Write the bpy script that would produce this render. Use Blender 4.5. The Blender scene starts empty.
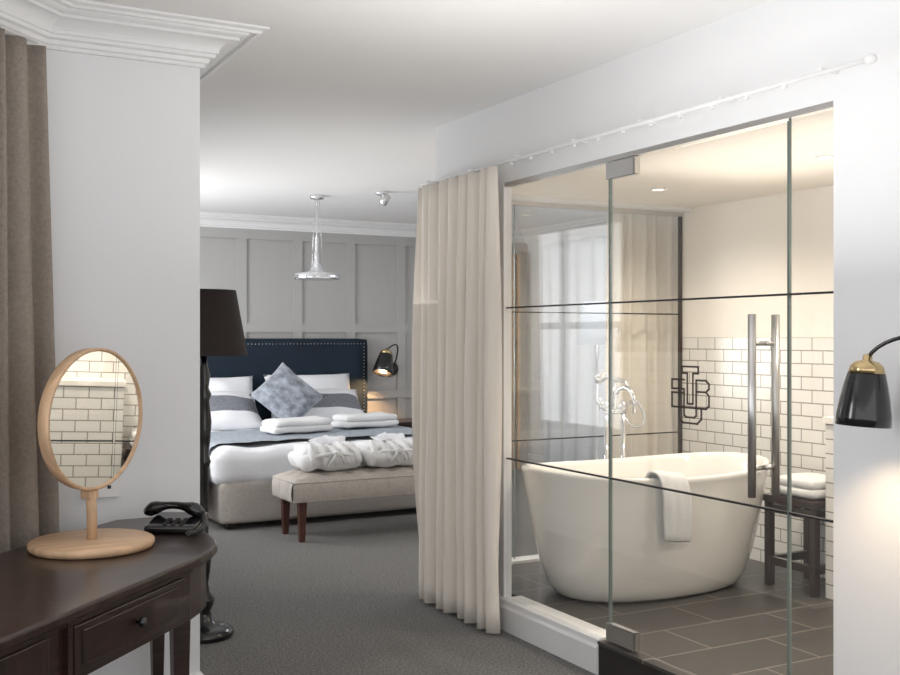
import bpy, bmesh, math, random
from mathutils import Vector, Matrix, noise
random.seed(3)
H=1.42; CEIL=2.57; TH=math.atan(565/1050)
# ---------------------------------------------------------------- materials
def newmat(name):
    m=bpy.data.materials.new(name); m.use_nodes=True
    nt=m.node_tree; b=nt.nodes['Principled BSDF']; return m,nt,b
def mat(name,col,rough=.5,metal=0,bump=0,bscale=50,var=0,vscale=5,sheen=0,trans=0,emit=None,estr=0,coat=0,stretch=None):
    m,nt,b=newmat(name); N=nt.nodes; L=nt.links
    b.inputs['Base Color'].default_value=(*col,1); b.inputs['Roughness'].default_value=rough
    b.inputs['Metallic'].default_value=metal
    if sheen: b.inputs['Sheen Weight'].default_value=sheen
    if coat: b.inputs['Coat Weight'].default_value=coat
    if emit: b.inputs['Emission Color'].default_value=(*emit,1); b.inputs['Emission Strength'].default_value=estr
    tc=N.new('ShaderNodeTexCoord'); src=tc.outputs['Object']
    if stretch:
        mp=N.new('ShaderNodeMapping'); mp.inputs['Scale'].default_value=stretch; L.new(src,mp.inputs['Vector']); src=mp.outputs['Vector']
    if var:
        n=N.new('ShaderNodeTexNoise'); n.inputs['Scale'].default_value=vscale; n.inputs['Detail'].default_value=4; L.new(src,n.inputs['Vector'])
        r=N.new('ShaderNodeValToRGB'); r.color_ramp.elements[0].position=.3; r.color_ramp.elements[1].position=.7
        r.color_ramp.elements[0].color=(*[c*(1-var) for c in col],1); r.color_ramp.elements[1].color=(*[min(1,c*(1+var)) for c in col],1)
        L.new(n.outputs['Fac'],r.inputs['Fac']); L.new(r.outputs['Color'],b.inputs['Base Color'])
    if bump:
        n=N.new('ShaderNodeTexNoise'); n.inputs['Scale'].default_value=bscale; n.inputs['Detail'].default_value=3; L.new(src,n.inputs['Vector'])
        bp=N.new('ShaderNodeBump'); bp.inputs['Strength'].default_value=bump; bp.inputs['Distance'].default_value=.01
        L.new(n.outputs['Fac'],bp.inputs['Height']); L.new(bp.outputs['Normal'],b.inputs['Normal'])
    return m
def brick(name,axes,c1,c2,mortar,w,h,ms,rough,bump=.4,offset=.5):
    m,nt,b=newmat(name); N=nt.nodes; L=nt.links
    tc=N.new('ShaderNodeTexCoord'); s=N.new('ShaderNodeSeparateXYZ'); c=N.new('ShaderNodeCombineXYZ')
    L.new(tc.outputs['Object'],s.inputs[0]); L.new(s.outputs[axes[0]],c.inputs[0]); L.new(s.outputs[axes[1]],c.inputs[1])
    t=N.new('ShaderNodeTexBrick'); L.new(c.outputs[0],t.inputs['Vector']); t.offset=offset
    t.inputs['Color1'].default_value=(*c1,1); t.inputs['Color2'].default_value=(*c2,1); t.inputs['Mortar'].default_value=(*mortar,1)
    t.inputs['Scale'].default_value=1; t.inputs['Mortar Size'].default_value=ms; t.inputs['Mortar Smooth'].default_value=.2
    t.inputs['Brick Width'].default_value=w; t.inputs['Row Height'].default_value=h
    L.new(t.outputs['Color'],b.inputs['Base Color']); b.inputs['Roughness'].default_value=rough
    bp=N.new('ShaderNodeBump'); bp.inputs['Strength'].default_value=bump; bp.inputs['Distance'].default_value=.004; bp.invert=True
    L.new(t.outputs['Fac'],bp.inputs['Height']); L.new(bp.outputs['Normal'],b.inputs['Normal'])
    return m
def glassmat(name,tint,base=.05):
    m=bpy.data.materials.new(name); m.use_nodes=True; nt=m.node_tree; N=nt.nodes; L=nt.links; N.clear()
    o=N.new('ShaderNodeOutputMaterial'); mx=N.new('ShaderNodeMixShader'); t=N.new('ShaderNodeBsdfTransparent'); g=N.new('ShaderNodeBsdfGlossy')
    lw=N.new('ShaderNodeLayerWeight'); lw.inputs['Blend'].default_value=.5
    p=N.new('ShaderNodeMath'); p.operation='POWER'; p.inputs[1].default_value=5; L.new(lw.outputs['Facing'],p.inputs[0])
    q=N.new('ShaderNodeMath'); q.operation='MULTIPLY_ADD'; q.inputs[1].default_value=1-base; q.inputs[2].default_value=base; L.new(p.outputs[0],q.inputs[0])
    t.inputs['Color'].default_value=(*tint,1); g.inputs['Roughness'].default_value=0.0; g.inputs['Color'].default_value=(1,1,1,1)
    L.new(q.outputs[0],mx.inputs[0]); L.new(t.outputs[0],mx.inputs[1]); L.new(g.outputs[0],mx.inputs[2]); L.new(mx.outputs[0],o.inputs[0]); return m

M={}
M['wall']=mat('wall_paint',(.82,.825,.835),.7,bump=.05,bscale=120)
M['ceil']=mat('ceiling_paint',(.88,.87,.865),.8)
M['trim']=mat('trim_white',(.85,.85,.85),.4)
M['panel']=mat('panel_grey',(.43,.425,.415),.5)
M['cream']=mat('cream_paint',(.89,.84,.77),.6)
M['carpet']=mat('carpet_grey',(.165,.158,.152),.95,bump=1.0,bscale=220,var=.6,vscale=90,sheen=.15)
M['tileX']=brick('metro_tile_x',('Y','Z'),(.82,.80,.76),(.78,.76,.71),(.30,.27,.23),.15,.071,.0035,.15)
M['tileY']=brick('metro_tile_y',('X','Z'),(.82,.80,.76),(.78,.76,.71),(.30,.27,.23),.15,.071,.0035,.15)
M['slate']=brick('slate_tile',('X','Y'),(.055,.051,.048),(.070,.065,.061),(.27,.24,.21),.6,.3,.004,.45,.3)
M['glass']=glassmat('clear_glass',(.99,.993,.99))
M['edge']=mat('glass_edge',(.22,.26,.24),.2)
M['black']=mat('black_gloss',(.008,.008,.009),.18,coat=.5)
M['blackm']=mat('black_matt',(.02,.016,.014),.6)
M['logo']=mat('logo_brown',(.055,.04,.032),.6)
M['line']=mat('black_line',(.01,.01,.012),.5)
M['chrome']=mat('chrome',(.80,.81,.83),.07,1)
M['steel']=mat('brushed_steel',(.66,.65,.64),.3,1)
M['brass']=mat('brass',(.62,.47,.25),.22,1)
M['mirror']=mat('mirror_silver',(.93,.94,.94),.01,1)
M['dwood']=mat('dark_wood',(.024,.010,.007),.32,var=.5,vscale=3,stretch=(3,3,30),coat=.2)
M['dwood2']=mat('dark_wood_top',(.026,.012,.009),.30,var=.5,vscale=6,stretch=(1,9,1),coat=.2)
M['lwood']=mat('light_oak',(.66,.44,.27),.45,var=.18,vscale=6,stretch=(1,12,1))
M['rwood']=mat('red_wood',(.07,.022,.014),.4)
M['enamel']=mat('bath_enamel',(.86,.84,.80),.12,coat=.6)
M['towel']=mat('white_towel',(.86,.86,.86),.95,bump=.7,bscale=220,sheen=.2)
M['linen']=mat('white_linen',(.82,.83,.86),.85,bump=.15,bscale=40,sheen=.2)
M['throw']=mat('throw_grey',(.33,.365,.41),.85,bump=.6,bscale=90,var=.22,vscale=30)
M['velvetg']=mat('cushion_velvet',(.28,.31,.36),.6,var=.5,vscale=16,sheen=.4)
M['band']=mat('pillow_band',(.20,.21,.24),.85,bump=.3,bscale=120,var=.2,vscale=60)
M['navy']=mat('navy_velvet',(.002,.012,.026),.8,sheen=0,var=.3,vscale=6)
M['bench']=mat('bench_linen',(.47,.43,.39),.9,bump=.4,bscale=200,var=.1,vscale=60)
M['ccream']=mat('cream_curtain',(.87,.81,.73),.9,bump=.2,bscale=200,sheen=.1)
M['ctaupe']=mat('taupe_curtain',(.32,.275,.235),.9,bump=.4,bscale=250,var=.12,vscale=80)
M['csheer']=mat('sheer_curtain',(.72,.74,.76),.9)
M['shade']=mat('dark_shade',(.022,.014,.011),.75,bump=.2,bscale=200)
M['pshade']=mat('pale_shade',(.42,.45,.49),.8)
M['plastic']=mat('white_plastic',(.85,.85,.85),.3)
M['bulbw']=mat('bulb_warm',(1,.8,.5),.5,emit=(1,.74,.42),estr=8)
# ---------------------------------------------------------------- mesh builder
class O:
    def __init__(s,name): s.name=name; s.bm=bmesh.new(); s.mats=[]
    def mi(s,k):
        if k not in s.mats: s.mats.append(k)
        return s.mats.index(k)
    def raw(s,vs,fs,k,M4=None,smooth=False,recalc=True):
        i=s.mi(k); bv=[s.bm.verts.new((M4@Vector(v)) if M4 else v) for v in vs]; out=[]
        for f in fs:
            try:
                fc=s.bm.faces.new([bv[a] for a in f]); fc.material_index=i; fc.smooth=smooth; out.append(fc)
            except ValueError: pass
        if recalc: bmesh.ops.recalc_face_normals(s.bm,faces=out)
        return bv,out
    def box(s,a,b,k,M4=None,bev=0):
        x0,y0,z0=[min(a[i],b[i]) for i in range(3)]; x1,y1,z1=[max(a[i],b[i]) for i in range(3)]
        vs=[(x0,y0,z0),(x1,y0,z0),(x1,y1,z0),(x0,y1,z0),(x0,y0,z1),(x1,y0,z1),(x1,y1,z1),(x0,y1,z1)]
        fs=[(0,3,2,1),(4,5,6,7),(0,1,5,4),(1,2,6,5),(2,3,7,6),(3,0,4,7)]
        bv,fc=s.raw(vs,fs,k,M4)
        if bev:
            ed=list({e for f in fc for e in f.edges})
            bmesh.ops.bevel(s.bm,geom=ed,offset=bev,segments=2,affect='EDGES',profile=.5)
        return s
    def lathe(s,prof,k,c=(0,0,0),n=32,M4=None,cap=True):
        T=Matrix.Translation(c); T=(T@M4) if M4 else T
        vs=[];fs=[]
        for r,z in prof:
            for j in range(n):
                a=2*math.pi*j/n; vs.append((r*math.cos(a),r*math.sin(a),z))
        m=len(prof)
        for i in range(m-1):
            for j in range(n):
                fs.append((i*n+j,i*n+(j+1)%n,(i+1)*n+(j+1)%n,(i+1)*n+j))
        if cap:
            fs.append(tuple(range(n-1,-1,-1))); fs.append(tuple((m-1)*n+j for j in range(n)))
        s.raw(vs,fs,k,T,True); return s
    def tube(s,pts,r,k,n=10,closed=False,rs=None):
        pts=[Vector(p) for p in pts]; m=len(pts); vs=[];fs=[]; up=None
        for i,p in enumerate(pts):
            if closed: t=(pts[(i+1)%m]-pts[i-1])
            else: t=pts[min(i+1,m-1)]-pts[max(i-1,0)]
            t.normalize()
            if up is None:
                up=Vector((0,0,1)) if abs(t.z)<.9 else Vector((1,0,0))
            x=up-t*up.dot(t)
            if x.length<1e-4: x=t.orthogonal()
            x.normalize(); up=x; y=t.cross(x)
            rr=rs[i] if rs else r
            for j in range(n):
                a=2*math.pi*j/n; vs.append(p+x*rr*math.cos(a)+y*rr*math.sin(a))
        for i in range(m if closed else m-1):
            i2=(i+1)%m
            for j in range(n): fs.append((i*n+j,i*n+(j+1)%n,i2*n+(j+1)%n,i2*n+j))
        if not closed: fs.append(tuple(range(n-1,-1,-1))); fs.append(tuple((m-1)*n+j for j in range(n)))
        s.raw(vs,fs,k,None,True); return s
    def soft(s,c,size,r,k,amp=0,sc=5,cuts=10,M4=None,seed=0):
        b=bmesh.new(); bmesh.ops.create_cube(b,size=2); bmesh.ops.subdivide_edges(b,edges=b.edges[:],cuts=cuts,use_grid_fill=True)
        hx,hy,hz=[q/2 for q in size]; T=Matrix.Translation(c); T=(T@M4) if M4 else T
        vs=[];fs=[]
        for v in b.verts:
            q=Vector([math.copysign(abs(w)**.7,w) for w in v.co])
            p=Vector((q.x*hx,q.y*hy,q.z*hz)); rr=min(r,hx,hy,hz)
            inn=Vector((max(-hx+rr,min(hx-rr,p.x)),max(-hy+rr,min(hy-rr,p.y)),max(-hz+rr,min(hz-rr,p.z))))
            d=p-inn
            if d.length>1e-6: p=inn+d.normalized()*rr
            if amp:
                nn=noise.noise_vector((p+Vector((seed*7.1,seed*3.3,0)))*sc)*amp; p=p+nn
            vs.append(T@p)
        b.verts.index_update()
        fs=[tuple(v.index for v in f.verts) for f in b.faces]; b.free()
        s.raw(vs,fs,k,None,True); return s
    def pillow(s,w,h,t,k,M4,band=None,n=18,seed=0,p=2.6):
        vs=[];top={};bot={}
        for i in range(n+1):
            for j in range(n+1):
                u=-1+2*i/n; v=-1+2*j/n
                th=max(0,(1-abs(u)**p))**.55*max(0,(1-abs(v)**p))**.55*t/2
                px=u*w/2*(1-.07*(1-abs(v)**2)*abs(u)**3); py=v*h/2*(1-.07*(1-abs(u)**2)*abs(v)**3)
                nz=noise.noise(Vector((u*2.2+seed,v*2.2,seed)))*t*.10
                edge=i in(0,n) or j in(0,n)
                top[i,j]=len(vs); vs.append((px,py,th+(0 if edge else nz)))
                if edge: bot[i,j]=top[i,j]
                else: bot[i,j]=len(vs); vs.append((px,py,-th+nz*.3))
        A=[];B=[]
        for i in range(n):
            for j in range(n):
                q=A if not(band and band(-1+2*(i+.5)/n,-1+2*(j+.5)/n)) else B
                q.append((top[i,j],top[i+1,j],top[i+1,j+1],top[i,j+1]))
                q.append((bot[i,j],bot[i,j+1],bot[i+1,j+1],bot[i+1,j]))
        bv,_=s.raw(vs,A,k,M4,True,False)
        if B:
            mi=s.mi('band')
            for f in B:
                fc=s.bm.faces.new([bv[a] for a in f]); fc.material_index=mi; fc.smooth=True
        return s
    def prism(s,pts,z0,z1,k,bev=0):
        n=len(pts); vs=[(x,y,z0) for x,y in pts]+[(x,y,z1) for x,y in pts]
        fs=[tuple(range(n-1,-1,-1)),tuple(range(n,2*n))]+[(i,(i+1)%n,n+(i+1)%n,n+i) for i in range(n)]
        bv,fc=s.raw(vs,fs,k)
        if bev:
            ed=list({e for f in fc[:2] for e in f.edges})
            bmesh.ops.bevel(s.bm,geom=ed,offset=bev,segments=3,affect='EDGES',profile=.5)
        return s
    def sweep(s,path,prof,k,side=1):
        pts=[Vector(p) for p in path]; m=len(pts); dirs=[(pts[i+1]-pts[i]).normalized() for i in range(m-1)]
        nrm=[Vector((d.y,-d.x))*side for d in dirs]; vs=[];fs=[];n=len(prof)
        for i in range(m):
            if i==0: o=nrm[0]
            elif i==m-1: o=nrm[-1]
            else:
                o=(nrm[i-1]+nrm[i]); o=o/ (1+nrm[i-1].dot(nrm[i]))
            for off,z in prof: q=pts[i]+o*off; vs.append((q.x,q.y,z))
        for i in range(m-1):
            for j in range(n): fs.append((i*n+j,i*n+(j+1)%n,(i+1)*n+(j+1)%n,(i+1)*n+j))
        fs.append(tuple(range(n))); fs.append(tuple((m-1)*n+j for j in range(n)))
        s.raw(vs,fs,k); return s
    def done(s,origin=None):
        me=bpy.data.meshes.new(s.name)
        s.bm.to_mesh(me); s.bm.free()
        for k in s.mats: me.materials.append(M[k])
        ob=bpy.data.objects.new(s.name,me); bpy.context.scene.collection.objects.link(ob)
        return ob
def RZ(a): return Matrix.Rotation(a,4,'Z')
def RX(a): return Matrix.Rotation(a,4,'X')
def RY(a): return Matrix.Rotation(a,4,'Y')
def TR(*c): return Matrix.Translation(c)
def curtain(name,p0,p1,z0,z1,folds,amp,k,seed=0,spread=0,top_amp=.55):
    o=O(name); a=Vector(p0);b=Vector(p1); d=b-a; n2=Vector((-d.y,d.x)).normalized(); nx=folds*12; nz=22; vs=[];fs=[]
    for j in range(nz+1):
        t=j/nz; z=z1+(z0-z1)*t
        for i in range(nx+1):
            u=i/nx; ph=u*folds*2*math.pi+ 1.6*noise.noise(Vector((u*5+seed,t*1.2,0)))
            am=amp*(top_amp+(1-top_amp)*min(1,t*1.3))*(1+.6*noise.noise(Vector((u*6,seed,t))))
            uu=(u-.5)*(1+spread*t)+.5
            w=math.sin(ph); w=math.copysign(abs(w)**.75,w)
            q=a+d*uu+n2*am*w+d.normalized()*(.012*math.sin(ph*.5+seed))
            vs.append((q.x,q.y,z))
    for j in range(nz):
        for i in range(nx): q=j*(nx+1)+i; fs.append((q,q+1,q+nx+2,q+nx+1))
    o.raw(vs,fs,k,None,True); ob=o.done()
    md=ob.modifiers.new('thick','SOLIDIFY'); md.thickness=.004; return ob
# ---------------------------------------------------------------- room shell
XW=2.66; YB=5.11; XB=4.39; YH=9.75; XR=6.2; FB=.14; CB=2.22
o=O('floor'); o.box((-2.2,-1.6,-.1),(6.4,9.9,0),'carpet'); o.done()
o=O('ceiling'); o.box((-2.2,-1.6,CEIL),(6.4,9.9,CEIL+.1),'ceil'); o.done()
o=O('wall_back'); o.box((.95,YH,0),(XR+.15,YH+.12,CEIL),'panel')
x=1.31
while x<6.2:
    o.box((x-.045,YH-.022,.14),(x+.045,YH,2.44),'panel'); x+=.56
o.box((1.05,YH-.024,1.47),(XR,YH,1.56),'panel'); o.box((1.05,YH-.024,2.36),(XR,YH,2.47),'panel')
o.box((1.05,YH-.026,0),(XR,YH,.16),'panel'); o.box((1.05,YH-.024,.80),(XR,YH,.88),'panel')
o.done()
o=O('wall_left'); o.box((.49,3.95,0),(1.05,5.6,CEIL),'wall'); o.done()
o=O('wall_bedroom_left')
o.box((.93,5.6,0),(1.05,9.75,.75),'wall'); o.box((.93,5.6,2.25),(1.05,9.75,CEIL),'wall')
o.box((.93,7.1,.75),(1.05,7.5,2.25),'wall'); o.box((.93,9.0,.75),(1.05,9.75,2.25),'wall')
o.done()
for i,(a,b) in enumerate(((5.6,7.1),(7.5,9.0))):
    o=O('window_%d'%(i+2))  # unseen windows, added in the hidden wall to light the bed
    for y in (a,(a+b)/2-.02,b-.05): o.box((.96,y,.75),(1.01,y+.05,2.25),'trim')
    for z in (.75,1.48,2.2): o.box((.965,a,z),(1.005,b,z+.05),'trim')
    o.box((.985,a+.02,.78),(.989,b-.02,2.23),'glass'); o.done()
e=Vector((-.707,-.707)); nb=Vector((.707,-.707)); c0=Vector((.49,3.95))
def bay(o,s0,s1,z0,z1,k,t0=-.12,t1=0):
    p=[c0+e*s0+nb*t0,c0+e*s1+nb*t0,c0+e*s1+nb*t1,c0+e*s0+nb*t1]; o.prism([(q.x,q.y) for q in p],z0,z1,k)
o=O('wall_bay'); bay(o,0,.35,0,CEIL,'wall'); bay(o,.35,1.9,0,.6,'wall'); bay(o,.35,1.9,2.3,CEIL,'wall'); bay(o,1.9,3.2,0,CEIL,'wall'); o.done()
o=O('window_1')
for s0 in (.35,1.1,1.84): bay(o,s0,s0+.06,.6,2.3,'trim',-.1,-.04)
for z in (.6,1.4,2.24): bay(o,.35,1.9,z,z+.06,'trim',-.095,-.045)
bay(o,.37,1.88,.62,2.28,'glass',-.075,-.07); o.done()
o=O('wall_right'); o.box((XW,-1.6,0),(XW+.12,2.366,CEIL),'wall'); o.done()
o=O('wall_right_header'); o.box((XW,2.366,2.175),(XW+.045,4.39,CEIL),'wall'); o.done()
o=O('wall_right_far'); o.box((XW,4.39,0),(XW+.045,YB,CEIL),'wall'); o.done()
o=O('wall_rear_header'); o.box((XW+.045,YB-.12,2.2),(XR,YB,CEIL),'wall'); o.done()
o=O('wall_bedroom_right'); o.box((XR,YB-.1,0),(XR+.15,YH,CEIL),'wall'); o.done()
o=O('wall_bathroom_back'); o.box((XB,1.2,0),(XB+.1,YB+.02,1.42),'tileX'); o.box((XB,1.2,1.42),(XB+.1,YB+.02,CB),'cream'); o.done()
o=O('wall_bedroom_near'); o.box((XB+.1,YB-.12,0),(XR,YB,2.2),'wall'); o.done()
o=O('wall_bathroom_near'); o.box((XW+.12,1.2,0),(XB,1.3,1.42),'tileY'); o.box((XW+.12,1.2,1.42),(XB,1.3,CB),'cream'); o.done()
o=O('ceiling_bathroom'); o.box((XW+.046,1.2,CB),(XB,YB-.12,CB+.1),'cream'); o.done()
o=O('floor_bathroom'); o.box((XW+.1,1.3,0),(XB,YB-.06,FB),'slate'); o.box((XW+.03,2.37,0),(XW+.1,3.6,FB),'slate'); o.done()
o=O('wall_shower_ledge'); o.box((4.06,1.3,FB),(XB,3.66,1.0),'tileX'); o.box((4.05,1.3,1.0),(XB,3.67,1.03),'cream'); o.done()
bprof=[(0,0),(.022,0),(.022,.11),(.015,.125),(.012,.145),(0,.152)]
o=O('baseboard_right'); o.sweep([(XW,YB),(XW,3.60)],bprof,'trim',1)
o.box((XW+.002,3.605,0),(XW+.1,4.388,.149),'trim'); o.sweep([(XW,2.36),(XW,-1.5)],bprof,'trim',1); o.done()
o=O('door_sill'); o.box((XW-.012,2.366,0),(XW+.03,3.60,.135),'blackm'); o.box((XW-.018,2.366,.128),(XW+.035,3.60,.142),'slate'); o.done()
o=O('trim_rear_curb'); o.box((XW+.12,YB-.06,0),(XB,YB+.04,.155),'trim'); o.done()
o=O('baseboard_left'); o.sweep([(.49,3.95),(1.05,3.95),(1.05,9.7)],bprof,'trim',1); o.done()
o=O('baseboard_bedroom'); o.sweep([(XR,YH-.03),(XR,YB)],bprof,'trim',1); o.done()
cp=[(0,2.44),(.016,2.44),(.016,2.452),(.026,2.456),(.030,2.470),(.046,2.474),(.048,2.486),(.056,2.488)]
for i in range(7):
    t=i/6*math.pi/2; cp.append((.056+.055*(1-math.cos(t)),2.488+.042*math.sin(t)))
cp+=[(.118,2.530),(.118,2.541),(.134,2.543),(.144,2.548),(.148,2.556),(.166,2.558),(.170,2.549),(.180,2.549),(.186,2.558),(.198,2.560),(.205,2.563),(.207,CEIL),(0,CEIL)]
pp=c0+e*3.2
o=O('trim_cornice'); o.sweep([(pp.x,pp.y),(.49,3.95),(1.05,3.95),(1.05,YH),(XR,YH),(XR,YB)],cp,'trim',1); o.done()
# ---------------------------------------------------------------- glass partition
def frame_line(o,axis,a,b,zs,c):
    for z in zs:
        if axis=='y': o.box((c-.0065,a,z-.0035),(c+.0065,b,z+.0035),'line')
        else: o.box((a,c-.0065,z-.0035),(b,c+.0065,z+.0035),'line')
GX=XW+.018
o=O('glass_partition')
for a,b in ((3.562,4.385),(2.37,2.565)):
    o.box((GX-.005,a,.15),(GX+.005,b,2.155),'glass'); frame_line(o,'y',a,b,(.83,1.565),GX)
for y in (3.562,2.565): o.box((GX-.0055,y-.0012,.15),(GX+.0055,y+.0012,2.155),'edge')
o.box((GX-.015,2.366,2.155),(GX+.015,4.39,2.175),'steel')
o.done()
o=O('glass_door'); o.box((GX-.005,2.572,.155),(GX+.005,3.552,2.148),'glass'); frame_line(o,'y',2.572,3.552,(.83,1.565),GX)
for y in (3.552,2.572): o.box((GX-.0055,y-.0012,.155),(GX+.0055,y+.0012,2.148),'edge')
for z in (.15,2.08):
    o.box((GX-.016,3.38,z),(GX+.016,3.57,z+.075),'steel',bev=.003)
for sx in (-1,1):
    x=GX+sx*.055; o.tube([(x,2.685,.87),(x,2.685,1.50)],.0145,'steel',16)
    for z in (.97,1.40): o.tube([(x,2.685,z),(GX+sx*.005,2.685,z)],.009,'steel',12)
yc,zc=3.055,1.205
def st(p):
    for (a,b),(c,d) in zip(p[:-1],p[1:]):
        a*=1.12;c*=1.12
        dy=c-a; dz=d-b; L=math.hypot(dy,dz); ang=math.atan2(dz,dy)
        o.box((-L/2-.0035,-.001,-.0036),(L/2+.0035,.001,.0036),'logo',TR(GX-.007,yc-(a+c)/2,zc+(b+d)/2)@RZ(-math.pi/2)@RY(-ang))
st([(-.040,.105),(.040,.105),(.040,.080),(.014,.080),(.014,-.035)]); st([(-.040,.105),(-.040,.080),(-.014,.080),(-.014,-.035),(.014,-.035)])
st([(-.092,.055),(-.03,.055)]); st([(-.092,.055),(-.092,.02),(-.035,.02)]); st([(-.092,.005),(-.035,.005)]); st([(-.092,.005),(-.092,-.05),(-.05,-.05)])
st([(-.055,.055),(-.055,-.05)])
st([(.03,.055),(.078,.055),(.092,.043),(.092,.025),(.078,.012),(.03,.012)]); st([(.078,.012),(.092,-.002),(.092,-.038),(.078,-.05),(-.05,-.05)]); st([(.03,.055),(.03,-.05)])
st([(.055,-.05),(.055,-.09),(.035,-.108),(-.035,-.108),(-.055,-.09),(-.055,-.05)]); st([(.03,-.05),(.03,-.078),(.02,-.086),(-.02,-.086),(-.03,-.078),(-.03,.02)])
o.done()
o=O('glass_screen'); GY=YB-.01
o.box((XW+.06,GY-.005,.156),(XB-.01,GY+.005,2.175),'glass'); frame_line(o,'x',XW+.06,XB-.01,(.83,1.565),GY)
o.box((XW+.05,GY-.015,2.175),(XB-.005,GY+.015,2.2),'steel'); o.box((XB-.02,GY-.012,.156),(XB-.005,GY+.012,2.175),'logo')
o.box((3.16,GY-.0055,.156),(3.163,GY+.0055,2.175),'edge'); o.done()
o=O('curtain_rail'); o.tube([(2.585,2.17,2.25),(2.585,5.13,2.25)],.008,'trim',10)
o.lathe([(.0,-.02),(.014,-.015),(.016,0),(.012,.015),(0,.02)],'plastic',(2.585,2.16,2.25),12,RX(math.pi/2))
y=2.35
while y<5.1:
    o.box((2.58,y-.006,2.255),(2.66,y+.006,2.267),'trim'); y+=.45
y=2.5
while y<4.2:
    o.box((2.58,y-.008,2.23),(2.59,y+.008,2.245),'plastic'); y+=.17
o.done()
curtain('cream_curtain',(2.565,4.28),(2.565,5.12),.015,2.235,8,.046,'ccream',1,spread=.02)
curtain('cream_curtain',(3.93,YB+.12),(4.5,YB+.12),.015,2.2,6,.035,'ccream',5)
a=Vector((.525,3.87))+e*.06; b=a+e*.95
curtain('taupe_curtain',(a.x,a.y),(b.x,b.y),.015,2.41,9,.045,'ctaupe',2,spread=.14)
o=O('curtain_pole'); p0=c0+e*.14+nb*.09; p1=c0+e*2.2+nb*.09; o.tube([(p0.x,p0.y,2.418),(p1.x,p1.y,2.418)],.007,'trim'); o.done()
# ---------------------------------------------------------------- bathtub
o=O('bathtub'); A=.70;B=.41; C=(3.455,4.27)
def ring(sa,sb,z,lift,n=64,ex=2.3):
    out=[]
    for j in range(n):
        t=2*math.pi*j/n; ct,s_=math.cos(t),math.sin(t)
        x=math.copysign(abs(ct)**(2/ex),ct)*sa; y=math.copysign(abs(s_)**(2/ex),s_)*sb
        out.append((C[0]+x,C[1]+y,z+lift*(x/A)**2))
    return out
R=[(.42,.22,FB+.0,0),(.50,.265,FB+.003,0),(.535,.285,FB+.02,0),(.57,.31,FB+.07,0),(.61,.335,FB+.17,0),(.645,.36,FB+.30,.01),(.67,.385,FB+.43,.02),(.690,.40,FB+.53,.03),(.70,.41,FB+.585,.035),(.706,.416,FB+.60,.035),(.700,.41,FB+.612,.035),(.685,.395,FB+.614,.035),(.668,.378,FB+.607,.035),(.66,.37,FB+.59,.035),(.64,.355,FB+.50,.03),(.60,.325,FB+.33,.01),(.54,.28,FB+.18,0),(.44,.22,FB+.11,0),(.2,.1,FB+.09,0)]
vs=[];fs=[];n=64
for r in R: vs+=ring(*r)
for i in range(len(R)-1):
    for j in range(n): fs.append((i*n+j,i*n+(j+1)%n,(i+1)*n+(j+1)%n,(i+1)*n+j))
fs.append(tuple(range(n-1,-1,-1))); fs.append(tuple((len(R)-1)*n+j for j in range(n)))
o.raw(vs,fs,'enamel',None,True); o.done()
o=O('bath_tap'); tx,ty=3.66,4.82; ZT=FB+.86
for dx in (-.06,.06):
    o.tube([(tx+dx,ty,FB),(tx+dx,ty,ZT)],.014,'chrome',12); o.lathe([(.035,0),(.035,.01),(.015,.02)],'chrome',(tx+dx,ty,FB),16)
    o.lathe([(.012,-.02),(.024,-.01),(.024,.02),(.012,.04)],'chrome',(tx+dx,ty,ZT+.02),14)
    o.tube([(tx+dx,ty,ZT+.03),(tx+dx*2.0,ty-.02,ZT+.05)],.008,'chrome'); o.tube([(tx+dx*2.0,ty-.05,ZT+.05),(tx+dx*2.0,ty+.01,ZT+.05)],.008,'chrome'); o.tube([(tx+dx*2,ty-.02,ZT+.02),(tx+dx*2,ty-.02,ZT+.08)],.008,'chrome')
o.tube([(tx-.07,ty,ZT),(tx+.07,ty,ZT)],.018,'chrome',12)
o.tube([(tx,ty,ZT)]+[(tx,ty-.09+.09*math.cos(t),ZT+.06+.08*math.sin(t)) for t in [0,.5,1,1.57,2.1,2.6,3.14]]+[(tx,ty-.18,ZT)],.012,'chrome',12)
o.tube([(tx,ty,ZT+.06),(tx,ty,ZT+.18)],.010,'chrome')
o.tube([(tx-.10,ty-.01,ZT+.21),(tx+.05,ty-.01,ZT+.17)],.013,'chrome'); o.lathe([(.012,-.03),(.038,.0),(.041,.014),(.0,.016)],'chrome',(tx-.12,ty-.02,ZT+.20),16,RX(2.2))
hp=[(tx+.05+.08*math.sin(t*math.pi),ty-.03-.25*math.sin(t*math.pi)**2*.3,ZT+.17-.45*t+.25*t**4) for t in [i/14 for i in range(15)]]
o.tube(hp,.007,'chrome',8); o.done()
def cloth(name,pts,w,k,d,thick=.008,amp=.006,seed=0):
    o=O(name); d=Vector(d).normalized(); P=[Vector(p) for p in pts]; nw=14; vs=[];fs=[]
    for i,p in enumerate(P):
        for j in range(nw+1):
            u=j/nw-.5; nn=noise.noise_vector(Vector((u*4+seed,i*.35,seed)))*amp
            vs.append(p+d*(u*w)+nn)
    for i in range(len(P)-1):
        for j in range(nw): q=i*(nw+1)+j; fs.append((q,q+1,q+nw+2,q+nw+1))
    o.raw(vs,fs,k,None,True); ob=o.done(); m=ob.modifiers.new('t','SOLIDIFY'); m.thickness=thick; m.offset=1
    s=ob.modifiers.new('s','SUBSURF'); s.levels=1; s.render_levels=1
    return ob
xt=3.26; yf=C[1]-.405
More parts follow.
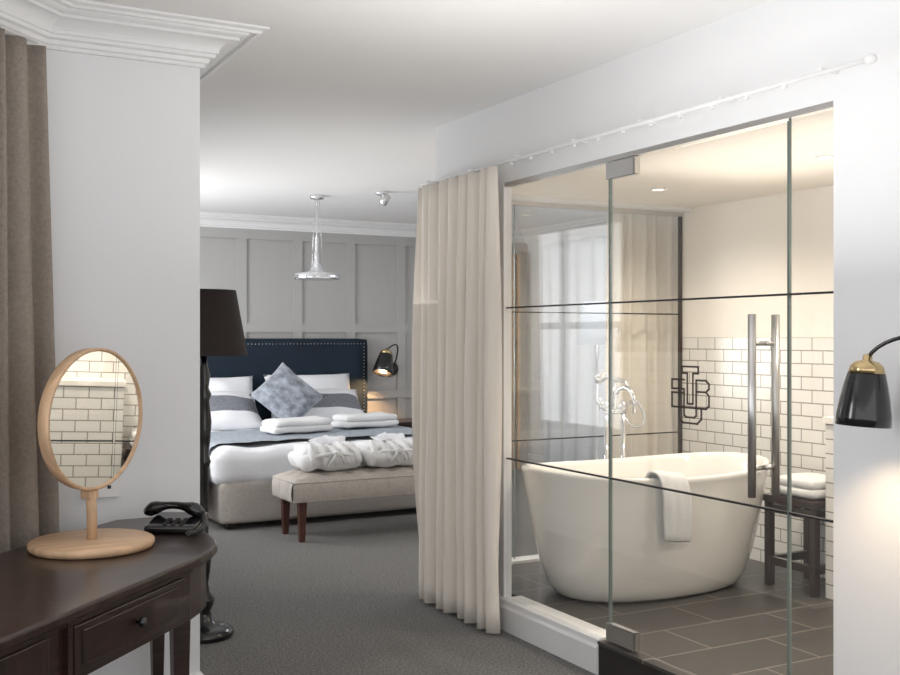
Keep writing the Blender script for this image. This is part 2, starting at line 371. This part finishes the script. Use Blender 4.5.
cloth('bath_towel',[(xt-.02,yf+.10,FB+.42),(xt-.02,yf+.075,FB+.52),(xt-.02,yf+.055,FB+.60),(xt-.015,yf+.04,FB+.632),(xt-.01,yf+.01,FB+.638),(xt,yf-.018,FB+.62),(xt+.01,yf-.025,FB+.56),(xt+.02,yf-.02,FB+.5),(xt+.03,yf-.01,FB+.44),(xt+.04,yf+.0,FB+.38),(xt+.05,yf+.01,FB+.31)],.17,'towel',(1,0,-.12),.014,.008,2)
o=O('bathroom_stool'); sx,sy=4.19,3.86
for dx in (-.15,.13):
    for dy in (-.15,.15): o.box((sx+dx-.018,sy+dy-.018,FB),(sx+dx+.018,sy+dy+.018,.58),'dwood')
o.box((sx-.18,sy-.18,.575),(sx+.17,sy+.18,.61),'dwood',bev=.004)
for z in (.52,.25):
    o.box((sx-.15,sy-.165,z),(sx+.13,sy-.135,z+.04),'dwood'); o.box((sx-.165,sy-.15,z),(sx-.135,sy+.15,z+.04),'dwood')
    o.box((sx-.15,sy+.135,z),(sx+.13,sy+.165,z+.04),'dwood')
o.done()
o=O('folded_towels')
for i in range(2): o.soft((sx-.01,sy,.639+.046*i),(.28,.3-.02*i,.048),.022,'towel',.006,9,seed=i)
o.done()
for i,(x,y) in enumerate(((3.66,4.44),(3.66,3.3),(3.0,2.0))):
    o=O('ceiling_downlight'); o.lathe([(.045,0),(.045,-.006),(.032,-.008),(.03,.0)],'trim',(x,y,CB-.0),20); o.lathe([(.03,-.002),(.0,-.003)],'bulbw',(x,y,CB-.004),16,cap=False); o.done()
    l=bpy.data.lights.new('downlight_lamp','SPOT'); l.energy=64; l.color=(1,.90,.77); l.spot_size=2.7; l.spot_blend=1; l.shadow_soft_size=.06
    q=bpy.data.objects.new('downlight_lamp',l); q.location=(x,y,CB-.03); bpy.context.scene.collection.objects.link(q)
# ---------------------------------------------------------------- desk
P0=Vector((.84,3.147)); P1=Vector((.222,2.48)); ed=(P1-P0).normalized(); P2=P0+ed*1.55
out=[(P2.x,P2.y),(P0.x,P0.y),(.895,3.225),(.935,3.305),(.955,3.39),(.962,3.48),(.955,3.60),(.935,3.74),(.905,3.925),(.735,3.925),(.40,3.585),(P2.x-.42,P2.y+.44)]
o=O('writing_desk'); o.prism(out,.73,.76,'dwood2',.008)
def inset(p,dist):
    n=len(p); r=[]
    for i in range(n):
        a=Vector(p[i-1]);b=Vector(p[i]);c=Vector(p[(i+1)%n]); d1=(b-a).normalized(); d2=(c-b).normalized()
        n1=Vector((-d1.y,d1.x)); n2=Vector((-d2.y,d2.x)); q=b+(n1+n2)/(1+n1.dot(n2))*dist; r.append((q.x,q.y))
    return r
ins=inset(out,.035); o.prism(ins,.565,.73,'dwood')
o.prism(inset(out,.025),.712,.73,'dwood')
nf=Vector((-ed.y,ed.x)); 
if nf.dot(Vector((1,-1)))<0: nf=-nf
def onfront(s0,s1,z0,z1,t0,t1,k,bev=0):
    base=P0-nf*.035
    MM=TR(base.x,base.y,0)@Matrix(((ed.x,nf.x,0,0),(ed.y,nf.y,0,0),(0,0,1,0),(0,0,0,1)))
    o.box((s0,t0,z0),(s1,t1,z1),k,MM,bev)
onfront(.05,.60,.582,.705,0,.008,'dwood2',.003); onfront(.085,.565,.60,.688,.006,.012,'dwood',.003)
onfront(.70,1.30,.582,.705,0,.008,'dwood2',.003)
onfront(.615,.635,.40,.73,-.01,.014,'dwood')
for s_ in (.32,1.0):
    q=P0-nf*.035+ed*s_; o.lathe([(.005,0),(.006,.012),(.014,.018),(.013,.028),(0,.031)],'black',(q.x+nf.x*.008,q.y+nf.y*.008,.645),14,Matrix(((ed.x,0,nf.x,0),(ed.y,0,nf.y,0),(0,1,0,0),(0,0,0,1))))
for q in (P0-nf*.06+ed*.02,P0+ed*1.48-nf*.06,Vector((.87,3.86)),P0+ed*1.48-nf*.52):
    pr=[(q.x-.026,q.y-.026),(q.x+.026,q.y-.026),(q.x+.026,q.y+.026),(q.x-.026,q.y+.026)]
    pr2=[((x-q.x)*.6+q.x,(y-q.y)*.6+q.y) for x,y in pr]
    vs=[(x,y,0) for x,y in pr2]+[(x,y,.57) for x,y in pr]
    o.raw(vs,[(3,2,1,0),(4,5,6,7),(0,1,5,4),(1,2,6,5),(2,3,7,6),(3,0,4,7)],'dwood')
o.done()
# table mirror
cx,cy=.572,3.435
phi=math.radians(69); Rv=Vector((math.cos(TH),-math.sin(TH),0)); Fv=Vector((math.sin(TH),math.cos(TH),0))
nm=(Rv*math.sin(phi)-Fv*math.cos(phi)).normalized(); tm=Vector((0,0,1)).cross(nm).normalized()
tl=math.radians(-1.5); n3=(nm*math.cos(tl)+Vector((0,0,1))*math.sin(tl)).normalized(); up=n3.cross(tm).normalized()
MM=Matrix(((tm.x,up.x,n3.x,cx),(tm.y,up.y,n3.y,cy),(tm.z,up.z,n3.z,1.165),(0,0,0,1)))
o=O('table_mirror')
o.lathe([(0,.002),(.185,.002),(.19,.012),(.19,.022),(.183,.028),(0,.028)],'lwood',(cx,cy,.76),48)
o.lathe([(0,-.020),(.212,-.020),(.221,-.014),(.223,.010),(.223,.022),(.220,.025),(.214,.025),(.212,.018),(.0,.018)],'lwood',(0,0,0),64,MM)
o.lathe([(.212,.0185),(.0,.0185)],'mirror',(0,0,0),64,MM,cap=False)
bt=[MM@Vector((.0,-.21-.0,-.0)),Vector((cx,cy,.86)),Vector((cx,cy,.785))]
o.tube(bt,.016,'lwood',14)
o.box((-.022,-.25,-.02),(.022,-.21,.015),'lwood',MM,.004); o.done()
# telephone
o=O('telephone'); T=TR(.873,3.62,.76)@RZ(math.radians(-32))
o.soft((.01,0,.014),(.18,.16,.026),.010,'black',cuts=8)
for v in o.bm.verts: v.co=T@(v.co+Vector((0,0,.026*(v.co.y+.08)/.16 if v.co.z>.014 else 0)))
hs=[T@Vector((-.115+.21*i/14,.04-.02*i/14,.058+.022*math.sin(math.pi*i/14)+(0 if 1<i<13 else -.004))) for i in range(15)]
o.tube(hs,.016,'black',14,rs=[.012,.021,.024,.022,.017,.014,.013,.013,.013,.014,.017,.022,.024,.021,.012])
cord=[]
for i in range(300):
    t=i/299; base=T@Vector((.09+.028*math.sin(t*3.1),.03-.17*t,.012+.045*(1-t)**3)); a=t*2*math.pi*30
    cord.append(base+Vector((.006*math.cos(a),.0,.006*math.sin(a)+.001)))
o.tube(cord,.0026,'black',5)
for i in range(4):
    for j in range(3):
        p=T@Vector((-.01+.028*j,-.065+.018*i,.0285+.026*(.015+.018*i)/.16)); o.soft(p,(.016,.010,.006),.002,'blackm',cuts=2)
o.done()
o=O('wall_outlet'); o.box((.62,3.938,.84),(.75,3.95,.92),'plastic',bev=.002)
for x in (.65,.71): o.box((x,3.936,.872),(x+.012,3.939,.884),'line')
o.done()
# ---------------------------------------------------------------- black floor lamp
lx,ly=1.335,4.95
o=O('floor_lamp')
o.lathe([(0,0),(.135,0),(.14,.015),(.135,.035),(.10,.05),(.06,.06),(.04,.09),(.03,.12),(.045,.15),(.05,.18),(.03,.21),(.02,.25),(.028,.30),(.035,.36),(.022,.42),(.03,.44),(.022,.46),(.022,.80),(.034,.83),(.022,.86),(.03,.93),(.036,1.02),(.026,1.12),(.036,1.15),(.022,1.18),(.03,1.24),(.015,1.30),(.012,1.42),(0,1.42)],'black',(lx,ly,0),28)
o.lathe([(.205,1.335),(.15,1.645),(.147,1.645),(.202,1.335),(.205,1.335)],'shade',(lx,ly,0),48,cap=False)
for a in (0,2.09,4.19): o.tube([(lx,ly,1.60),(lx+.15*math.cos(a),ly+.15*math.sin(a),1.63)],.003,'brass',6)
o.tube([(lx,ly,1.40),(lx,ly,1.61)],.006,'brass'); o.lathe([(.012,0),(.03,.05),(.02,.09),(0,.1)],'plastic',(lx,ly,1.44),14); o.done()
o=O('floor_lamp'); x,y=5.28,7.2
o.lathe([(0,0),(.14,0),(.14,.02),(.02,.03),(.012,.05),(.012,1.45),(0,1.45)],'steel',(x,y,0),24)
o.lathe([(.17,1.36),(.12,1.72),(.117,1.72),(.167,1.36),(.17,1.36)],'pshade',(x,y,0),32,cap=False)
o.tube([(x-.118,y,1.7),(x+.118,y,1.7)],.003,'steel',6); o.tube([(x,y,1.45),(x,y,1.7)],.005,'steel',6); o.done()
o=O('slatted_screen'); 
o.box((5.80,9.66,.0),(6.06,9.70,2.32),'dwood')
for i in range(4): o.box((5.81+i*.066,9.62,.0),(5.842+i*.066,9.66,2.32),'lwood')
o.done()
curtain('sheer_curtain',(6.12,5.3),(6.12,9.3),.02,2.4,16,.03,'csheer',9)
# ---------------------------------------------------------------- bed
bx0,bx1,by0,by1=2.16,4.06,7.55,9.62
o=O('bed')
o.soft(((bx0+bx1)/2,(by0+by1)/2,.20),(bx1-bx0,by1-by0,.32),.03,'bench',cuts=6)
for x in (bx0+.1,bx1-.1):
    for y in (by0+.1,by1-.1): o.box((x-.03,y-.03,0),(x+.03,y+.03,.06),'dwood')
o.soft(((bx0+bx1)/2,(by0+by1)/2,.44),(bx1-bx0-.02,by1-by0-.02,.22),.07,'linen',cuts=8)
o.soft(((bx0+bx1)/2,(by0+by1)/2-.02,.46),(bx1-bx0+.10,by1-by0-.02,.29),.10,'linen',.026,5,30,seed=3)
vs=[];fs=[]; prof=[]
xl,xr=bx0-.085,bx1+.085; zt=.625
prof=[(xl-.03,.14),(xl-.025,.25),(xl-.015,.36),(xl-.005,.46),(xl+.005,.54),(xl+.035,.60),(xl+.10,.63)]
nm_=28
for i in range(1,nm_): prof.append((xl+.10+(xr-xl-.20)*i/nm_,zt+.006))
prof+=[(xr-.10,.63),(xr-.035,.60),(xr-.005,.54),(xr+.005,.46),(xr+.015,.36),(xr+.025,.25)]
ny=30
for j in range(ny+1):
    for i,(x,z) in enumerate(prof):
        y=7.66+1.05*j/ny
        nn=noise.noise_vector(Vector((x*3.5,y*5,z*3)))*.02; hang=max(0,.55-z)
        vs.append((x+nn.x+(-hang*.08*math.sin(y*22) if x<3 else 0),y+nn.y*1.5+hang*.15*(j/ny-.5),z+abs(nn.z)))
m=len(prof)
for j in range(ny):
    for i in range(m-1): q=j*m+i; fs.append((q,q+1,q+m+1,q+m))
o.raw(vs,fs,'throw',None,True)
o.soft((3.17,9.665,.80),(2.16,.10,1.22),.03,'navy',cuts=10)
k_=0
while k_<60:
    o.lathe([(0,0),(.006,.001),(.004,.005),(0,.006)],'steel',(2.14+2.06*k_/59,9.614,1.358),6,RX(math.pi/2))
    if k_<26:
        for xx in (2.14,4.20): o.lathe([(0,0),(.006,.001),(.004,.005),(0,.006)],'steel',(xx,9.614,.5+.033*k_),6,RX(math.pi/2))
    k_+=1
o.done()
for i,(x,y,z,w,h,t,rx,bd) in enumerate((
    (2.62,9.44,.84,.84,.50,.22,62,None),(3.58,9.44,.85,.88,.50,.22,62,None),
    (2.56,9.18,.77,.86,.48,.22,40,1),(3.56,9.16,.77,.88,.48,.22,40,1))):
    o=O('bed_pillow'); o.pillow(w,h,t,'linen',TR(x,y,z)@RX(math.radians(rx)),(lambda u,v:-.45<v<.35) if bd else None,seed=i); o.done()
o=O('velvet_cushion'); o.pillow(.50,.50,.16,'velvetg',TR(3.16,8.93,.90)@RX(math.radians(58))@RZ(math.radians(42)),seed=4); o.done()
for i,(x,y,rz) in enumerate(((2.98,8.20,.15),(3.68,8.40,.1))):
    o=O('folded_towel')
    for k_ in range(2): o.soft((x,y,.675+.05*k_),(.54-.03*k_,.28,.056),.026,'towel',.012,6,10,RZ(rz),seed=i+k_)
    o.done()
# bench
o=O('upholstered_bench'); x0,x1,y0,y1=2.47,3.85,6.86,7.30
nx,ny=96,30; top=[];vs=[];fs=[]
def hz(u,v):
    tx_=u*8; ty_=v*3; d=min(math.hypot((tx_-a)/1,(ty_-b)/1) for a in [math.floor(tx_)+.5+q for q in(-1,0,1)] for b in (.5,1.5,2.5))
    ed_=min(1,min(u,1-u)*14)**.5*min(1,min(v,1-v)*7)**.5
    return .415+.055*ed_ - .022*math.exp(-(d*4.5)**2)
for j in range(ny+1):
    for i in range(nx+1): vs.append((x0+(x1-x0)*i/nx,y0+(y1-y0)*j/ny,hz(i/nx,j/ny)))
for j in range(ny):
    for i in range(nx): q=j*(nx+1)+i; fs.append((q,q+1,q+nx+2,q+nx+1))
o.raw(vs,fs,'bench',None,True,False)
def padface(pa,pb,nrm_,nseg):
    vs=[];fs=[];nz=6
    for j in range(nz+1):
        for i in range(nseg+1):
            u=i/nseg; z=.28+.135*j/nz; puff=.016*math.sin(math.pi*j/nz)**.5*(abs(math.sin(u*8*math.pi*(abs(pb[0]-pa[0])+abs(pb[1]-pa[1]))/1.42))**.35)
            vs.append((pa[0]+(pb[0]-pa[0])*u+nrm_[0]*puff,pa[1]+(pb[1]-pa[1])*u+nrm_[1]*puff,z))
    for j in range(nz):
        for i in range(nseg): q=j*(nseg+1)+i; fs.append((q,q+1,q+nseg+2,q+nseg+1))
    o.raw(vs,fs,'bench',None,True)
padface((x0,y0),(x1,y0),(0,-1),128); padface((x0,y1),(x0,y0),(-1,0),40)
o.box((x0+.002,y0+.002,.28),(x1,y1,.413),'bench'); o.tube([(x0,y0,.415),(x1,y0,.415),(x1,y1,.415),(x0,y1,.415)],.006,'bench',8,True); o.tube([(x0,y0,.285),(x1,y0,.285),(x1,y1,.285),(x0,y1,.285)],.005,'bench',8,True)
for x in (x0+.08,x1-.07):
    for y in (y0+.05,y1-.05):
        vs=[(x-.018,y-.018,0),(x+.018,y-.018,0),(x+.018,y+.018,0),(x-.018,y+.018,0),(x-.028,y-.028,.28),(x+.028,y-.028,.28),(x+.028,y+.028,.28),(x-.028,y+.028,.28)]
        o.raw(vs,[(3,2,1,0),(4,5,6,7),(0,1,5,4),(1,2,6,5),(2,3,7,6),(3,0,4,7)],'rwood')
o.done()
for i,(x,y) in enumerate(((2.79,7.08),(3.27,7.08))):
    o=O('folded_bathrobe')
    o.soft((x,y,.54),(.45,.36,.115),.055,'towel',.028,7,18,seed=i*5)
    o.soft((x,y+.03,.605),(.40,.29,.085),.04,'towel',.02,8,16,seed=i*5+2)
    for k_ in range(5):
        u=-.17+.085*k_; s_=.5+.5*math.sin(k_*2.1+i)
        o.tube([(x+u*.6,y+.04,.645),(x+u*.85,y-.07,.64+.008*s_),(x+u+.01,y-.14,.61),(x+u+.02*s_,y-.178,.565),(x+u+.02,y-.182,.52)],.02,'towel',10,rs=[.012,.020+.008*s_,.026,.022,.014])
    o.tube([(x-.21,y-.12,.565),(x-.11,y-.175,.595),(x,y-.19,.60),(x+.11,y-.178,.59),(x+.21,y-.12,.56)],.012,'towel',8)
    o.soft((x+.01,y-.20,.60),(.055,.04,.045),.018,'towel',.006,12,5)
    o.tube([(x+.01,y-.205,.60),(x-.03,y-.215,.565),(x-.05,y-.205,.52)],.010,'towel',8); o.tube([(x+.02,y-.205,.60),(x+.05,y-.215,.57),(x+.07,y-.205,.53)],.010,'towel',8)
    o.pillow(.20,.09,.03,'linen',TR(x-.02,y+.02,.675)@RX(.45)@RY(.15)@RZ(.5)); o.pillow(.20,.09,.03,'linen',TR(x+.07,y+.03,.675)@RX(.45)@RY(-.1)@RZ(-.2))
    for v in o.bm.verts:
        v.co+=noise.noise_vector(v.co*16)*.012
    o.done()
o=O('nightstand'); o.box((4.38,9.30,.12),(4.86,9.70,.56),'dwood',bev=.005); o.box((4.36,9.28,.56),(4.88,9.71,.59),'dwood',bev=.004)
for x in (4.42,4.82):
    for y in (9.34,9.66): o.box((x-.02,y-.02,0),(x+.02,y+.02,.12),'dwood')
o.box((4.42,9.292,.36),(4.82,9.30,.53),'dwood2'); o.lathe([(.012,0),(.012,.02),(0,.022)],'brass',(4.62,9.292,.45),12,RX(math.pi/2)); o.done()
def walllamp(name,plate,elbow,head,axis,scale=1,wn=(0,-1,0)):
    o=O(name); p=Vector(plate); wn=Vector(wn)
    q=wn.to_track_quat('Z','Y').to_matrix().to_4x4()
    o.lathe([(0,0),(.05*scale,0),(.05*scale,.012),(.03*scale,.02),(0,.022)],'blackm',p,24,q)
    el=Vector(elbow); hd=Vector(head)
    pts=[]; s0=p+wn*.02
    for i in range(13):
        t=i/12; pts.append(s0*(1-t)**2+el*2*t*(1-t)+hd*t*t)
    o.tube(pts,.006*scale,'black',10)
    ax=Vector(axis).normalized(); q=ax.to_track_quat('Z','Y').to_matrix().to_4x4()
    k=scale
    o.lathe([(.006*k,-.012*k),(.012*k,-.01*k),(.014*k,.006*k),(.032*k,.010*k),(.045*k,.022*k),(.052*k,.045*k)],'brass',hd,32,q)
    o.lathe([(.0525*k,.045*k),(.060*k,.075*k),(.069*k,.12*k),(.076*k,.165*k),(.077*k,.195*k),(.074*k,.196*k),(.072*k,.165*k),(.06*k,.10*k),(.044*k,.05*k)],'black',hd,40,q,cap=False)
    o.lathe([(.015*k,.05*k),(.028*k,.09*k),(.024*k,.12*k),(0,.13*k)],'bulbw',hd,16,q)
    o.done()
    return hd+ax*.15*k
g=walllamp('wall_sconce',(XW,1.72,1.41),(2.50,2.02,1.47),(2.50,2.10,1.36),(-.06,.03,-1),1.0,(-1,0,0))
l=bpy.data.lights.new('sconce_light','SPOT'); l.energy=12; l.color=(1,.74,.46); l.shadow_soft_size=.03; l.spot_size=2.2; l.spot_blend=.7
q=bpy.data.objects.new('sconce_light',l); q.location=g; bpy.context.scene.collection.objects.link(q); q.rotation_euler=(0,.25,0)
g=walllamp('bedside_sconce',(4.56,YH-.03,1.10),(4.60,9.5,1.46),(4.40,9.50,1.30),(-.3,-.25,-.9),1.3)
l=bpy.data.lights.new('bedside_light','SPOT'); l.energy=40; l.color=(1,.58,.26); l.shadow_soft_size=.03; l.spot_size=2.6; l.spot_blend=.7
q=bpy.data.objects.new('bedside_light',l); q.location=g; bpy.context.scene.collection.objects.link(q); q.rotation_euler=(.6,0,0)
o=O('pendant_lamp'); x,y=3.08,8.0
o.lathe([(0,CEIL),(.06,CEIL),(.055,CEIL-.03),(0,CEIL-.035)],'chrome',(x,y,0),24)
for a in (0,2.09,4.19): o.tube([(x+.02*math.cos(a),y+.02*math.sin(a),CEIL-.03),(x+.05*math.cos(a),y+.05*math.sin(a),1.99)],.0025,'chrome',6)
o.tube([(x,y,CEIL-.03),(x,y,2.0)],.004,'chrome',6)
o.lathe([(.0,2.24),(.016,2.235),(.016,2.12),(.022,2.10),(.022,2.03),(.05,1.985),(.06,1.96),(.12,1.945),(.185,1.935),(.19,1.90),(.185,1.89),(.10,1.905),(0,1.91)],'chrome',(x,y,0),40); o.done()
o=O('ceiling_spotlight'); x,y=3.45,7.55
o.lathe([(0,CEIL),(.05,CEIL),(.05,CEIL-.02),(.02,CEIL-.03),(0,CEIL-.03)],'chrome',(x,y,0),20); o.lathe([(0,-.05),(.03,-.045),(.035,.03),(.03,.035),(0,.03)],'steel',(x+.02,y-.02,CEIL-.06),20,RY(.5)); o.done()
# ---------------------------------------------------------------- lights
def area(name,loc,target,sx,sy,en,col):
    l=bpy.data.lights.new(name,'AREA'); l.shape='RECTANGLE'; l.size=sx; l.size_y=sy; l.energy=en; l.color=col
    o=bpy.data.objects.new(name,l); o.location=loc; d=Vector(target)-Vector(loc); o.rotation_euler=d.to_track_quat('-Z','Y').to_euler(); bpy.context.scene.collection.objects.link(o); return o
w=c0+e*1.12-nb*.25
area('daylight_bay',(w.x,w.y,1.5),(w.x+1,w.y-1,1.6),1.5,1.7,66,(.98,.985,1))
area('added_daylight_bed',(.85,6.35,1.5),(3,6.35,1.3),1.5,1.5,10,(.98,.985,1))  # weak lamp outside an added, unseen bedroom window
area('added_daylight_bed2',(.85,8.25,1.5),(3,8.25,1.2),1.5,1.5,78,(.99,.99,1))  # main added lamp for the bed, outside an unseen window
area('added_fill_annex',(5.2,6.8,2.5),(5.2,6.8,0),1.0,1.6,26,(.98,.98,1))  # out-of-view fill lamp, added to brighten the annex
area('added_upfill_entry',(1.75,2.5,1.60),(1.75,2.5,CEIL),1.0,1.6,13,(1,.985,.96))  # floating lamp without a fixture, added to lift the near ceiling
area('added_upfill_bedroom',(2.6,6.4,1.60),(2.6,6.4,CEIL),2.0,3.0,8,(1,.985,.96))  # added floating fill, brightens the bedroom ceiling
area('added_upfill_bathroom',(3.5,3.2,1.95),(3.5,3.2,CB),1.0,1.6,6,(1,.92,.82))  # added lamp hanging free, brightens the bathroom ceiling
W=bpy.data.worlds.new('World'); bpy.context.scene.world=W; W.use_nodes=True
W.node_tree.nodes['Background'].inputs[0].default_value=(.99,.985,1,1); W.node_tree.nodes['Background'].inputs[1].default_value=1.42
bpy.context.scene.view_settings.view_transform='Standard'
cam=bpy.data.cameras.new('camera'); co=bpy.data.objects.new('camera',cam); bpy.context.scene.collection.objects.link(co)
cam.sensor_width=36; cam.lens=36*1050/900; co.location=(0,0,H); co.rotation_euler=(math.radians(90),0,-TH); cam.clip_start=.05
bpy.context.scene.camera=co
